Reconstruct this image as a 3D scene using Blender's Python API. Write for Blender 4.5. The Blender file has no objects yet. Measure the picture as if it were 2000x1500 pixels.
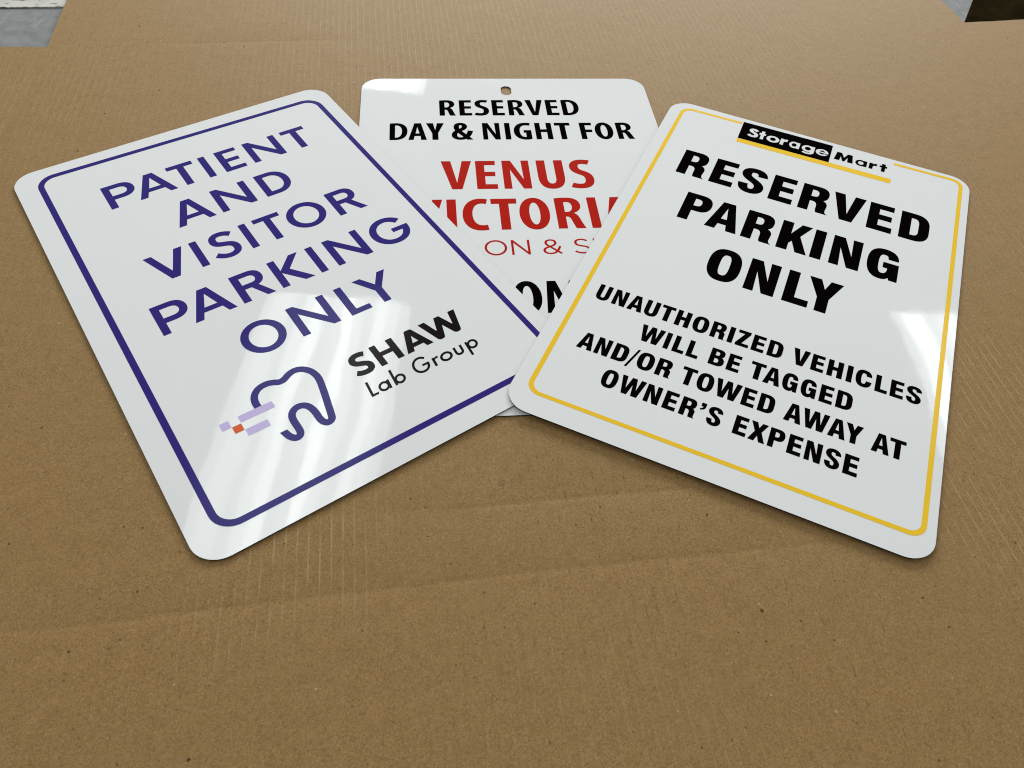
import bpy, bmesh, math, random
from mathutils import Matrix, Vector
from mathutils.geometry import delaunay_2d_cdt
random.seed(7)
scene = bpy.context.scene
COL = scene.collection
IN = 0.0254

# ------------------------------------------------------------------ camera
cam_d = bpy.data.cameras.new("camera")
cam_d.sensor_width = 36.0
cam_d.lens = 36.0 * 1525.85 / 2000.0
cam_d.clip_start = 0.01
cam_d.clip_end = 60
cam_d.dof.use_dof = True
cam_d.dof.focus_distance = 0.66
cam_d.dof.aperture_fstop = 20.0
cam = bpy.data.objects.new("camera", cam_d)
COL.objects.link(cam)
r_, u_, f_ = Vector((0.99707, 0.05923, 0.0484)), Vector((-0.07649, 0.77212, 0.63085)), Vector((0.0, 0.6327, -0.77439))
cam.matrix_world = Matrix(((r_.x, u_.x, -f_.x, 0), (r_.y, u_.y, -f_.y, 0), (r_.z, u_.z, -f_.z, 0.45121), (0, 0, 0, 1)))
scene.camera = cam
scene.cycles.filter_width = 1.05

# ------------------------------------------------------------------ world + lamps (workshop ceiling lights, added back light)
world = bpy.data.worlds.new("World")
scene.world = world
world.use_nodes = True
bg = world.node_tree.nodes["Background"]
bg.inputs[0].default_value = (0.97, 1.0, 0.99, 1)
bg.inputs[1].default_value = 0.395
scene.view_settings.view_transform = 'Standard'
scene.view_settings.look = 'None'
scene.view_settings.exposure = 0.0
scene.view_settings.gamma = 1.0


def area(name, x, y, z, sx, sy, radiance, color=(0.96, 1.0, 0.98), rot=(0, 0, 0)):
    l = bpy.data.lights.new(name, 'AREA')
    l.shape = 'RECTANGLE'
    l.size, l.size_y = sx, sy
    l.energy = radiance * math.pi * sx * sy
    l.color = color
    o = bpy.data.objects.new(name, l)
    o.location = (x, y, z)
    o.rotation_euler = rot
    COL.objects.link(o)


def troffer(x, y, z, tubes=True, k=1.0, n=14, gain=(0.35, 1.0, 1.25, 0.8)):
    """2 x 4 ft ceiling fixture: a lens with four tubes glowing softly through it"""
    if not tubes:
        area("ceiling_lamp", x, y, z, 0.61, 1.22, 4.2 * k)
        return
    w = 0.61 / n
    for i in range(n):
        dx = -0.305 + w * (i + .5)
        glow = sum(g * math.exp(-((dx - c) / 0.040) ** 2) for c, g in zip((-0.215, -0.075, 0.07, 0.205), gain))
        area("ceiling_lamp", x + dx, y, z, w, 1.22, (2.4 + 4.4 * glow) * k)


H_C = 1.90
troffer(-0.76, 1.68, H_C)
troffer(1.965, 1.92, H_C, gain=(1.35, 0.8, 0.25, 0.2))
troffer(-0.905, 4.50, H_C)
troffer(1.90, 4.60, H_C, False, 1.2)
# added unseen lamp low at the back: falloff, sheen and forward shadows
area("added_back_light", 0.3, 5.4, 1.75, 5.0, 1.3, 15.0, (0.97, 1.0, 0.99), (math.radians(-80), 0, 0))

# ------------------------------------------------------------------ materials
def mat(name):
    m = bpy.data.materials.new(name)
    m.use_nodes = True
    nt = m.node_tree
    return m, nt, nt.nodes["Principled BSDF"]


def N(nt, t, **kw):
    n = nt.nodes.new(t)
    for k, v in kw.items():
        if k.startswith('i_'):
            n.inputs[k[2:].replace('_', ' ')].default_value = v
        else:
            setattr(n, k, v)
    return n


def math_n(nt, op, a, b=None, c=None):
    n = nt.nodes.new('ShaderNodeMath')
    n.operation = op
    for i, v in enumerate((a, b, c)):
        if v is None:
            continue
        if hasattr(v, 'is_output'):
            nt.links.new(v, n.inputs[i])
        else:
            n.inputs[i].default_value = v
    return n.outputs[0]


def mixc(nt, fac, a, b, mode='MIX'):
    n = nt.nodes.new('ShaderNodeMix')
    n.data_type = 'RGBA'
    n.blend_type = mode
    for sock, v in ((n.inputs[0], fac), (n.inputs[6], a), (n.inputs[7], b)):
        if hasattr(v, 'is_output'):
            nt.links.new(v, sock)
        else:
            sock.default_value = v
    return n.outputs[2]


def noise(nt, vec, scale, detail=2, rough=0.5, dist=0.0):
    n = N(nt, 'ShaderNodeTexNoise')
    n.inputs['Scale'].default_value = scale
    n.inputs['Detail'].default_value = detail
    n.inputs['Roughness'].default_value = rough
    n.inputs['Distortion'].default_value = dist
    nt.links.new(vec, n.inputs['Vector'])
    return n.outputs['Fac']


def ramp(nt, v, a, b, lo=0.0, hi=1.0):
    n = N(nt, 'ShaderNodeMapRange')
    nt.links.new(v, n.inputs[0])
    n.inputs[1].default_value, n.inputs[2].default_value = a, b
    n.inputs[3].default_value, n.inputs[4].default_value = lo, hi
    return n.outputs[0]


def gloss(name, color, rough=0.07, spec=0.5, wav=1.0, speck=False):
    """printed, glossy coated sheet metal with a faint orange-peel and slow waviness"""
    m, nt, b = mat(name)
    tc = N(nt, 'ShaderNodeTexCoord').outputs['Object']
    fine = noise(nt, tc, 420, 2)
    slow = noise(nt, tc, 9, 1)
    h = math_n(nt, 'ADD', math_n(nt, 'ADD', math_n(nt, 'MULTIPLY', fine, 0.0000026 * wav), math_n(nt, 'MULTIPLY', noise(nt, tc, 38, 2), 0.000022 * wav)), math_n(nt, 'MULTIPLY', slow, 0.00080 * wav))
    bp = N(nt, 'ShaderNodeBump')
    bp.inputs['Strength'].default_value = 1.0
    bp.inputs['Distance'].default_value = 1.0
    nt.links.new(h, bp.inputs['Height'])
    nt.links.new(bp.outputs[0], b.inputs['Normal'])
    b.inputs['Base Color'].default_value = (*color, 1)
    if speck:
        v = N(nt, 'ShaderNodeTexVoronoi', i_Scale=26.0)
        nt.links.new(tc, v.inputs['Vector'])
        pick = math_n(nt, 'GREATER_THAN', noise(nt, tc, 19, 1), 0.60)
        dot = math_n(nt, 'MULTIPLY', math_n(nt, 'LESS_THAN', v.outputs['Distance'], 0.010), pick)
        c = mixc(nt, math_n(nt, 'MULTIPLY', dot, 0.5), (*color, 1), (0.25, 0.24, 0.22, 1))
        nt.links.new(c, b.inputs['Base Color'])
        nt.links.new(ramp(nt, noise(nt, tc, 30, 3), 0.3, 0.75, rough * 0.8, rough * 1.5), b.inputs['Roughness'])
    else:
        b.inputs['Roughness'].default_value = rough
    b.inputs['Specular IOR Level'].default_value = spec
    return m


M = dict(
    white=gloss('white_gloss_coating', (0.80, 0.805, 0.81), 0.035, speck=True),
    blue=gloss('blue_ink', (0.034, 0.023, 0.19), 0.12, 0.08),
    black=gloss('black_ink', (0.0022, 0.0015, 0.0015), 0.14, 0.0),
    softblack=gloss('soft_black_ink', (0.009, 0.006, 0.006), 0.14, 0.06),
    red=gloss('red_ink', (0.46, 0.011, 0.004), 0.12, 0.08),
    yellow=gloss('yellow_ink', (0.89, 0.56, 0.030), 0.12, 0.08),
    lavender=gloss('lavender_ink', (0.58, 0.48, 0.78), 0.12, 0.08),
    orange=gloss('orange_ink', (0.70, 0.12, 0.028), 0.12, 0.08),
)
m, nt, b = mat('cut_aluminium_edge')
b.inputs['Base Color'].default_value = (0.014, 0.013, 0.013, 1)
b.inputs['Specular IOR Level'].default_value = 0.1
b.inputs['Metallic'].default_value = 0.0
b.inputs['Roughness'].default_value = 0.45
nt.links.new(ramp(nt, noise(nt, N(nt, 'ShaderNodeTexCoord').outputs['Object'], 300, 2), 0.2, 0.8, 0.35, 0.6), b.inputs['Roughness'])
M['edge'] = m

YAW = 0.190     # direction of the cardboard's flutes


def cardboard_mat():
    m, nt, b = mat('kraft_cardboard')
    tc = N(nt, 'ShaderNodeTexCoord').outputs['Object']
    mp = N(nt, 'ShaderNodeMapping')
    mp.vector_type = 'POINT'
    mp.inputs['Rotation'].default_value = (0, 0, -YAW)
    nt.links.new(tc, mp.inputs[0])
    P = mp.outputs[0]
    sx = N(nt, 'ShaderNodeSeparateXYZ')
    nt.links.new(P, sx.inputs[0])

    def stretch(sxx, syy):
        q = N(nt, 'ShaderNodeMapping')
        q.inputs['Scale'].default_value = (sxx, syy, 1)
        nt.links.new(P, q.inputs[0])
        return q.outputs[0]
    fib = noise(nt, stretch(0.8, 0.8), 980, 3, 0.62, 1.6)         # matted fibres
    fib2 = noise(nt, stretch(0.45, 1.0), 640, 2, 0.6, 2.6)
    mott = noise(nt, P, 95, 4, 0.6)
    blot = noise(nt, P, 7, 3, 0.55)
    col = mixc(nt, ramp(nt, mott, 0.3, 0.7), (0.288, 0.163, 0.053, 1), (0.358, 0.209, 0.079, 1))
    col = mixc(nt, ramp(nt, fib, 0.36, 0.66), mixc(nt, 0.54, col, (0.115, 0.058, 0.012, 1)), mixc(nt, 0.44, col, (0.47, 0.31, 0.140, 1)))
    col = mixc(nt, ramp(nt, fib2, 0.62, 0.74, 0, 0.45), col, (0.43, 0.30, 0.165, 1))
    col = mixc(nt, ramp(nt, fib2, 0.28, 0.36, 0.55, 0.0), col, (0.10, 0.056, 0.018, 1))
    col = mixc(nt, ramp(nt, blot, 0.35, 0.7, 0.0, 0.22), col, (0.27, 0.178, 0.070, 1))
    # flutes : 7.1 mm pitch, wandering a little
    u = math_n(nt, 'ADD', sx.outputs[0], math_n(nt, 'MULTIPLY', noise(nt, stretch(1, 0.5), 14, 1), 0.0016))
    ph = math_n(nt, 'FRACT', math_n(nt, 'DIVIDE', u, 0.0071))
    tri = math_n(nt, 'ABSOLUTE', math_n(nt, 'SUBTRACT', ph, 0.5))         # 0 on the ridge
    ridge = ramp(nt, tri, 0.0, 0.11, 1.0, 0.0)
    broke = ramp(nt, noise(nt, stretch(1.0, 0.22), 210, 2, 0.6), 0.34, 0.56)
    wob = noise(nt, P, 11, 3, 0.6)

    def worn(spots):
        '''patches where the liner is rubbed down onto the flutes'''
        tot = None
        for cx, cy, r, amt in spots:
            d = N(nt, 'ShaderNodeVectorMath', operation='DISTANCE')
            nt.links.new(tc, d.inputs[0])
            d.inputs[1].default_value = (cx, cy, 0)
            dd = math_n(nt, 'ADD', d.outputs['Value'], math_n(nt, 'MULTIPLY', math_n(nt, 'SUBTRACT', wob, 0.5), r * 1.3))
            w = ramp(nt, dd, r * 0.45, r * 1.25, amt, 0.0)
            tot = w if tot is None else math_n(nt, 'MAXIMUM', tot, w)
        return tot
    patch = worn([(-0.125, 0.225, 0.050, 0.8), (-0.15, 0.18, 0.04, 0.4), (0.36, 0.40, 0.085, 0.62), (0.33, 0.28, 0.06, 0.5), (0.42, 0.58, 0.08, 0.3), (-0.12, 0.90, 0.22, 0.5), (0.15, 0.97, 0.2, 0.35), (-0.50, 0.70, 0.10, 0.3), (0.08, 0.10, 0.10, 0.25)])
    pale = math_n(nt, 'MULTIPLY', math_n(nt, 'MULTIPLY', ridge, broke), math_n(nt, 'MULTIPLY', patch, 0.75))
    col = mixc(nt, pale, col, (0.50, 0.37, 0.21, 1))
    tri2 = math_n(nt, 'ABSOLUTE', math_n(nt, 'SUBTRACT', math_n(nt, 'FRACT', math_n(nt, 'ADD', math_n(nt, 'DIVIDE', u, 0.0071), 0.35)), 0.5))
    dash = math_n(nt, 'MULTIPLY', ramp(nt, tri2, 0.0, 0.10, 1.0, 0.0), ramp(nt, noise(nt, stretch(1.0, 0.55), 190, 3, 0.65), 0.57, 0.63))
    patch2 = worn([(0.09, 0.27, 0.10, 0.75), (0.20, 0.17, 0.09, 0.6), (0.05, 0.18, 0.08, 0.45), (-0.45, 0.85, 0.18, 0.6), (0.25, 0.10, 0.10, 0.4), (-0.28, 0.4, 0.1, 0.3), (0.2, 0.95, 0.25, 0.4)])
    col = mixc(nt, math_n(nt, 'MULTIPLY', dash, patch2), col, (0.105, 0.058, 0.016, 1))

    # flecks in the recycled paper
    def flecks(scale, size, thr, off):
        q = N(nt, 'ShaderNodeMapping')
        q.inputs['Location'].default_value = (off, off * 0.7, 0)
        nt.links.new(P, q.inputs[0])
        v = N(nt, 'ShaderNodeTexVoronoi', i_Scale=scale)
        nt.links.new(q.outputs[0], v.inputs['Vector'])
        sep = N(nt, 'ShaderNodeSeparateColor')
        nt.links.new(v.outputs['Color'], sep.inputs[0])
        rad = math_n(nt, 'MULTIPLY', math_n(nt, 'GREATER_THAN', sep.outputs[0], thr), math_n(nt, 'MULTIPLY', sep.outputs[1], size))
        wob = math_n(nt, 'MULTIPLY_ADD', math_n(nt, 'SUBTRACT', noise(nt, q.outputs[0], scale * 7, 1), 0.5), size * 1.2, v.outputs['Distance'])
        return math_n(nt, 'LESS_THAN', wob, rad)
    col = mixc(nt, math_n(nt, 'MULTIPLY', flecks(70, 0.085, 0.66, 0.0), 0.85), col, (0.035, 0.02, 0.010, 1))
    col = mixc(nt, math_n(nt, 'MULTIPLY', flecks(190, 0.15, 0.76, 3.3), 0.6), col, (0.085, 0.05, 0.022, 1))
    col = mixc(nt, math_n(nt, 'MULTIPLY', flecks(90, 0.07, 0.80, 7.7), 0.65), col, (0.55, 0.43, 0.28, 1))
    # single dark specks and one small stain, where the sheet has them
    specks = [(-0.2392, 0.1482, 0.00105), (0.2668, 0.2214, 0.0009), (0.1188, 0.123, 0.0009), (0.2779, 0.2034, 0.0008), (0.147, 0.1899, 0.0008), (0.1868, 0.2001, 0.0008), (0.205, 0.1897, 0.0008), (-0.061, 0.2644, 0.0008), (0.0487, 0.2544, 0.0008), (-0.4245, 0.6108, 0.0014), (-0.135, 0.225, 0.0007), (-0.0461, 0.2377, 0.0007), (-0.2258, 0.2285, 0.0008), (0.2498, 0.1255, 0.0008), (-0.4532, 0.8502, 0.0018), (-0.3261, 0.8231, 0.0016), (0.0065, 0.182, 0.0007), (0.0239, 0.1981, 0.0007), (-0.3024, 0.2105, 0.0009), (-0.0053, 0.1808, 0.0007)]
    tot = None
    jit = noise(nt, tc, 900, 1)
    for cx, cy, r in specks:
        d = N(nt, 'ShaderNodeVectorMath', operation='DISTANCE')
        nt.links.new(tc, d.inputs[0])
        d.inputs[1].default_value = (cx, cy, 0)
        w = ramp(nt, math_n(nt, 'MULTIPLY_ADD', math_n(nt, 'SUBTRACT', jit, 0.5), r * 1.6, d.outputs['Value']), r * 0.5, r, 0.9, 0.0)
        tot = w if tot is None else math_n(nt, 'MAXIMUM', tot, w)
    col = mixc(nt, tot, col, (0.030, 0.016, 0.007, 1))
    d = N(nt, 'ShaderNodeVectorMath', operation='DISTANCE')
    nt.links.new(tc, d.inputs[0])
    d.inputs[1].default_value = (-0.0018, 0.2820, 0)
    dd = math_n(nt, 'MULTIPLY_ADD', math_n(nt, 'SUBTRACT', noise(nt, tc, 260, 2), 0.5), 0.005, d.outputs['Value'])
    ring = ramp(nt, math_n(nt, 'ABSOLUTE', math_n(nt, 'SUBTRACT', dd, 0.0022)), 0.0001, 0.0006, 0.55, 0.0)
    col = mixc(nt, math_n(nt, 'MAXIMUM', ring, ramp(nt, dd, 0.0016, 0.0024, 0.22, 0.0)), col, (0.10, 0.055, 0.02, 1))
    nt.links.new(col, b.inputs['Base Color'])
    b.inputs['Roughness'].default_value = 0.66
    b.inputs['Specular IOR Level'].default_value = 0.17
    b.inputs['Sheen Weight'].default_value = 0.03
    b.inputs['Sheen Roughness'].default_value = 0.45
    wave = math_n(nt, 'MULTIPLY', math_n(nt, 'COSINE', math_n(nt, 'MULTIPLY', math_n(nt, 'SUBTRACT', ph, 0.5), 6.2832)), ramp(nt, noise(nt, P, 5, 1), 0.35, 0.7, 0.00001, 0.00005))
    h = math_n(nt, 'ADD', wave, math_n(nt, 'MULTIPLY', fib, 0.00005))
    h = math_n(nt, 'ADD', h, math_n(nt, 'MULTIPLY', noise(nt, P, 22, 2), 0.0006))
    bp = N(nt, 'ShaderNodeBump')
    bp.inputs['Strength'].default_value = 1.0
    bp.inputs['Distance'].default_value = 1.0
    nt.links.new(h, bp.inputs['Height'])
    nt.links.new(bp.outputs[0], b.inputs['Normal'])
    return m


M['card'] = cardboard_mat()
m, nt, b = mat('cardboard_cut_edge')
tc = N(nt, 'ShaderNodeTexCoord').outputs['Object']
nt.links.new(mixc(nt, noise(nt, tc, 400, 3), (0.26, 0.17, 0.08, 1), (0.52, 0.38, 0.23, 1)), b.inputs['Base Color'])
b.inputs['Roughness'].default_value = 0.9
M['cardedge'] = m

m, nt, b = mat('grey_worktop_laminate')
tc = N(nt, 'ShaderNodeTexCoord').outputs['Object']
g = mixc(nt, ramp(nt, noise(nt, tc, 60, 5, 0.65), 0.3, 0.7), (0.185, 0.192, 0.19, 1), (0.27, 0.275, 0.275, 1))
mp = N(nt, 'ShaderNodeMapping')
mp.inputs['Scale'].default_value = (1.0, 0.18, 1)
mp.inputs['Rotation'].default_value = (0, 0, 0.6)
nt.links.new(tc, mp.inputs[0])
g = mixc(nt, ramp(nt, noise(nt, mp.outputs[0], 160, 3, 0.6), 0.55, 0.72, 0, 0.45), g, (0.36, 0.37, 0.37, 1))
nt.links.new(g, b.inputs['Base Color'])
b.inputs['Roughness'].default_value = 0.8
b.inputs['Specular IOR Level'].default_value = 0.12
M['bench'] = m
m, nt, b = mat('scuffed_white_paint')
tc = N(nt, 'ShaderNodeTexCoord').outputs['Object']
mp = N(nt, 'ShaderNodeMapping')
mp.inputs['Scale'].default_value = (0.35, 1.3, 1)
nt.links.new(tc, mp.inputs[0])
g = mixc(nt, ramp(nt, noise(nt, mp.outputs[0], 130, 4, 0.6), 0.55, 0.63), (0.56, 0.54, 0.48, 1), (0.12, 0.11, 0.09, 1))
g = mixc(nt, ramp(nt, noise(nt, tc, 40, 3), 0.45, 0.7, 0, 0.5), g, (0.38, 0.38, 0.33, 1))
nt.links.new(g, b.inputs['Base Color'])
b.inputs['Roughness'].default_value = 0.6
M['whiteboard'] = m
m, nt, b = mat('shade_dark_floor')
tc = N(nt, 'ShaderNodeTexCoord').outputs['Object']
nt.links.new(mixc(nt, ramp(nt, noise(nt, tc, 9, 5, 0.6), 0.3, 0.7), (0.005, 0.0035, 0.0015, 1), (0.014, 0.010, 0.004, 1)), b.inputs['Base Color'])  # near-black colour stands in for the shade down past the bench
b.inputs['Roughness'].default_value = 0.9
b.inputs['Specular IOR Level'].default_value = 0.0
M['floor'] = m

# ------------------------------------------------------------------ object helpers
def link(name, me, parent=None, label=None):
    o = bpy.data.objects.new(name, me)
    COL.objects.link(o)
    if parent:
        o.parent = parent
    if label:
        o['label'] = label
    return o


def tag(o, label, cat, group=None):
    o['label'] = label
    o['category'] = cat
    if group:
        o['group'] = group


# ------------------------------------------------------------------ 2-D shapes
def bez(p0, p1, p2, p3, n=12):
    out = []
    for i in range(1, n + 1):
        t = i / n
        a, b_, c, d = (1 - t) ** 3, 3 * t * (1 - t) ** 2, 3 * t * t * (1 - t), t ** 3
        out.append((a * p0[0] + b_ * p1[0] + c * p2[0] + d * p3[0], a * p0[1] + b_ * p1[1] + c * p2[1] + d * p3[1]))
    return out


def path(*segs, n=12):
    """2-tuples are line points, 6-tuples cubic curves"""
    pts = []
    for s in segs:
        if len(s) == 2:
            pts.append(s)
        else:
            pts += bez(pts[-1], s[0:2], s[2:4], s[4:6], n)
    return pts


def stroke(cl, hx, hy):
    """outline of a centre line drawn with an elliptical pen (half widths hx, hy)"""
    L, R = [], []
    for i, p in enumerate(cl):
        a, b_ = cl[max(i - 1, 0)], cl[min(i + 1, len(cl) - 1)]
        tx, ty = b_[0] - a[0], b_[1] - a[1]
        l = math.hypot(tx, ty) or 1
        nx, ny = -ty / l, tx / l
        k = 1 / math.sqrt((nx / hx) ** 2 + (ny / hy) ** 2) if False else math.hypot(nx * hx, ny * hy)
        L.append((p[0] + nx * k, p[1] + ny * k))
        R.append((p[0] - nx * k, p[1] - ny * k))
    return L + R[::-1]


def ell(cx, cy, a, b_, p=2.0, n=40):
    out = []
    for i in range(n):
        t = 2 * math.pi * i / n
        c, s = math.cos(t), math.sin(t)
        out.append((cx + a * math.copysign(abs(c) ** (2 / p), c), cy + b_ * math.copysign(abs(s) ** (2 / p), s)))
    return out


def box(x0, y0, x1, y1):
    return [(x0, y0), (x1, y0), (x1, y1), (x0, y1)]


def round_quad(c, r, n=10):
    """polygon through corners c (counter-clockwise) with rounded corners"""
    out = []
    k = len(c)
    for i in range(k):
        p, a, b_ = Vector(c[i]), Vector(c[i - 1]), Vector(c[(i + 1) % k])
        d1, d2 = (a - p).normalized(), (b_ - p).normalized()
        s, e = p + d1 * r, p + d2 * r
        kk = 0.5523
        out.append(tuple(s))
        out += bez(tuple(s), tuple(s - d1 * r * kk), tuple(e - d2 * r * kk), tuple(e), n)
    return out


def inside(p, poly):
    x, y = p
    w = 0
    for i in range(len(poly)):
        x0, y0 = poly[i - 1]
        x1, y1 = poly[i]
        if y0 <= y:
            if y1 > y and (x1 - x0) * (y - y0) - (x - x0) * (y1 - y0) > 0:
                w += 1
        elif y1 <= y and (x1 - x0) * (y - y0) - (x - x0) * (y1 - y0) < 0:
            w -= 1
    return w != 0


def fill(ops):
    """painter's union: ops = [(sign, polygon), ...] -> (verts, tris)"""
    vs, es = [], []
    for s, poly in ops:
        o = len(vs)
        q = []
        for p in poly:
            if not q or math.hypot(p[0] - q[-1][0], p[1] - q[-1][1]) > 1e-5:
                q.append(p)
        if math.hypot(q[0][0] - q[-1][0], q[0][1] - q[-1][1]) < 1e-5:
            q.pop()
        vs += [Vector(p) for p in q]
        es += [(o + i, o + (i + 1) % len(q)) for i in range(len(q))]
    V, E_, F, *_ = delaunay_2d_cdt(vs, es, [], 0, 1e-6)
    tris = []
    for f in F:
        c = (sum(V[i].x for i in f) / len(f), sum(V[i].y for i in f) / len(f))
        on = False
        for s, poly in ops:
            if inside(c, poly):
                on = s > 0
        if on:
            a, b_, d = V[f[0]], V[f[1]], V[f[2]]
            cr = (b_ - a).cross(d - a)
            if abs(cr) < 1e-12:
                continue
            tris.append(tuple(f) if cr > 0 else tuple(f[::-1]))
    return [tuple(v) for v in V], tris


# ------------------------------------------------------------------ letter shapes
def S_(start, hx, hy, *c):
    return [(1, stroke(path(start, *c, n=14), hx, hy))]


U = {  # wide black grotesque, cap height 1.63
 'R': [(1, path((0, 0), (0, 1.63), (.62, 1.63), (.88, 1.63, 1.0, 1.47, 1.0, 1.22), (1.0, 1.0, .94, .87, .83, .81), (.95, .76, 1.0, .66, 1.0, .52), (1.0, .40, .96, .24, .98, .14), (.99, .07, 1.04, .03, 1.09, 0), (.67, 0), (.615, .08, .63, .25, .63, .38), (.63, .56, .58, .64, .44, .64), (.37, .64), (.37, 0))),
       (-1, path((.37, .94), (.37, 1.36), (.47, 1.36), (.58, 1.36, .63, 1.29, .63, 1.15), (.63, 1.0, .58, .94, .46, .94)))],
 'E': [(1, [(0, 0), (0, 1.63), (.87, 1.63), (.87, 1.32), (.37, 1.32), (.37, .995), (.83, .995), (.83, .675), (.37, .675), (.37, .325), (.88, .325), (.88, 0)])],
 'S': S_((.815, 1.16), .182, .142, (.815, 1.39, .68, 1.50, .49, 1.50), (.30, 1.50, .195, 1.39, .195, 1.22), (.195, 1.02, .36, .93, .5, .84), (.65, .74, .79, .63, .79, .44), (.79, .25, .67, .125, .49, .125), (.29, .125, .182, .27, .182, .55)),
 'V': [(1, [(0, 1.63), (.39, 1.63), (.588, .43), (.77, 1.63), (1.17, 1.63), (.815, 0), (.365, 0)])],
 'D': [(1, path((0, 0), (0, 1.63), (.50, 1.63), (.86, 1.63, 1.03, 1.40, 1.03, 1.0), (1.03, .62), (1.03, .23, .86, 0, .50, 0))),
       (-1, path((.375, .31), (.375, 1.33), (.46, 1.33), (.61, 1.33, .655, 1.22, .655, 1.0), (.655, .62), (.655, .42, .61, .31, .46, .31)))],
 'P': [(1, path((0, 0), (0, 1.63), (.60, 1.63), (.88, 1.63, 1.03, 1.45, 1.03, 1.13), (1.03, .80, .87, .62, .58, .62), (.377, .62), (.377, 0))),
       (-1, path((.377, .925), (.377, 1.35), (.47, 1.35), (.60, 1.35, .655, 1.28, .655, 1.14), (.655, 1.0, .60, .925, .47, .925)))],
 'A': [(1, [(0, 0), (.355, 1.63), (.804, 1.63), (1.15, 0), (.774, 0), (.72, .325), (.424, .325), (.371, 0)]), (-1, [(.465, .64), (.583, 1.32), (.684, .64)])],
 'K': [(1, [(0, 0), (0, 1.63), (.385, 1.63), (.387, .97), (.69, 1.63), (1.06, 1.63), (.72, .93), (1.075, 0), (.68, 0), (.48, .57), (.387, .42), (.387, 0)])],
 'I': [(1, box(0, 0, .38, 1.63))],
 'N': [(1, [(0, 0), (0, 1.63), (.385, 1.63), (.71, .66), (.671, 1.63), (1.015, 1.63), (1.015, 0), (.614, 0), (.291, 1.02), (.34, 0)])],
 'G': [(1, path((1.04, 1.12), (1.05, 1.45, .87, 1.655, .54, 1.655), (.18, 1.655, 0, 1.38, 0, .82), (0, .25, .17, -.03, .48, -.03), (.62, -.03, .70, .02, .77, .12), (.80, 0), (1.075, 0), (1.065, .93), (.54, .93), (.54, .62), (.70, .62), (.70, .42, .65, .30, .54, .30), (.42, .30, .385, .45, .385, .82), (.385, 1.2, .42, 1.33, .545, 1.33), (.65, 1.33, .695, 1.25, .69, 1.12)))],
 'O': [(1, ell(.555, .815, .555, .845, 2.5)), (-1, ell(.56, .815, .172, .535, 2.9))],
 'L': [(1, [(0, 0), (0, 1.63), (.373, 1.63), (.373, .325), (.84, .325), (.84, 0)])],
 'Y': [(1, [(0, 1.63), (.404, 1.63), (.572, 1.15), (.726, 1.63), (1.14, 1.63), (.765, .70), (.765, 0), (.38, 0), (.38, .69)])],
 'U': [(1, path((0, 1.63), (0, .55), (0, .15, .18, -.03, .505, -.03), (.83, -.03, 1.007, .15, 1.007, .55), (1.007, 1.63), (.65, 1.63), (.65, .5), (.65, .35, .61, .28, .505, .28), (.40, .28, .36, .35, .36, .5), (.36, 1.63)))],
 'T': [(1, [(0, 1.63), (1.01, 1.63), (1.01, 1.33), (.70, 1.33), (.70, 0), (.325, 0), (.325, 1.33), (0, 1.33)])],
 'H': [(1, [(0, 0), (0, 1.63), (.38, 1.63), (.38, 1.0), (.676, 1.0), (.676, 1.63), (1.056, 1.63), (1.056, 0), (.676, 0), (.676, .66), (.38, .66), (.38, 0)])],
 'Z': [(1, [(0, 0), (0, .24), (.5, 1.32), (.03, 1.32), (.03, 1.63), (.93, 1.63), (.93, 1.39), (.445, .31), (.96, .31), (.96, 0)])],
 'C': [(1, path((1.085, 1.09), (1.07, 1.47, .88, 1.655, .55, 1.655), (.19, 1.655, 0, 1.38, 0, .815), (0, .25, .19, -.03, .55, -.03), (.88, -.03, 1.08, .17, 1.10, .62), (.72, .62), (.71, .40, .66, .30, .55, .30), (.43, .30, .385, .43, .385, .815), (.385, 1.2, .43, 1.33, .55, 1.33), (.66, 1.33, .71, 1.25, .71, 1.09)))],
 'W': [(1, [(0, 1.63), (.37, 1.63), (.492, .56), (.70, 1.63), (1.05, 1.63), (1.21, .57), (1.34, 1.63), (1.71, 1.63), (1.406, 0), (.987, 0), (.875, .97), (.70, 0), (.316, 0)])],
 'B': [(1, path((0, 0), (0, 1.63), (.58, 1.63), (.86, 1.63, 1.0, 1.48, 1.0, 1.24), (1.0, 1.06, .94, .95, .83, .89), (.98, .83, 1.06, .70, 1.06, .49), (1.06, .17, .88, 0, .58, 0))),
       (-1, path((.36, .99), (.36, 1.36), (.46, 1.36), (.58, 1.36, .63, 1.29, .63, 1.18), (.63, 1.06, .58, .99, .46, .99))), (-1, path((.36, .29), (.36, .70), (.47, .70), (.61, .70, .66, .61, .66, .50), (.66, .37, .61, .29, .47, .29)))],
 'X': [(1, [(0, 0), (.334, .83), (0, 1.63), (.40, 1.63), (.565, 1.18), (.73, 1.63), (1.115, 1.63), (.78, .86), (1.117, 0), (.713, 0), (.555, .49), (.40, 0)])],
 "'": [(1, path((.03, 1.63), (.36, 1.63), (.36, 1.40), (.36, 1.15, .26, 1.02, 0, .97), (0, 1.10), (.11, 1.13, .17, 1.2, .18, 1.30), (.03, 1.30)))],
 '/': [(1, [(0, -.21), (.17, -.21), (.66, 1.67), (.50, 1.67)])],
}
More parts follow.
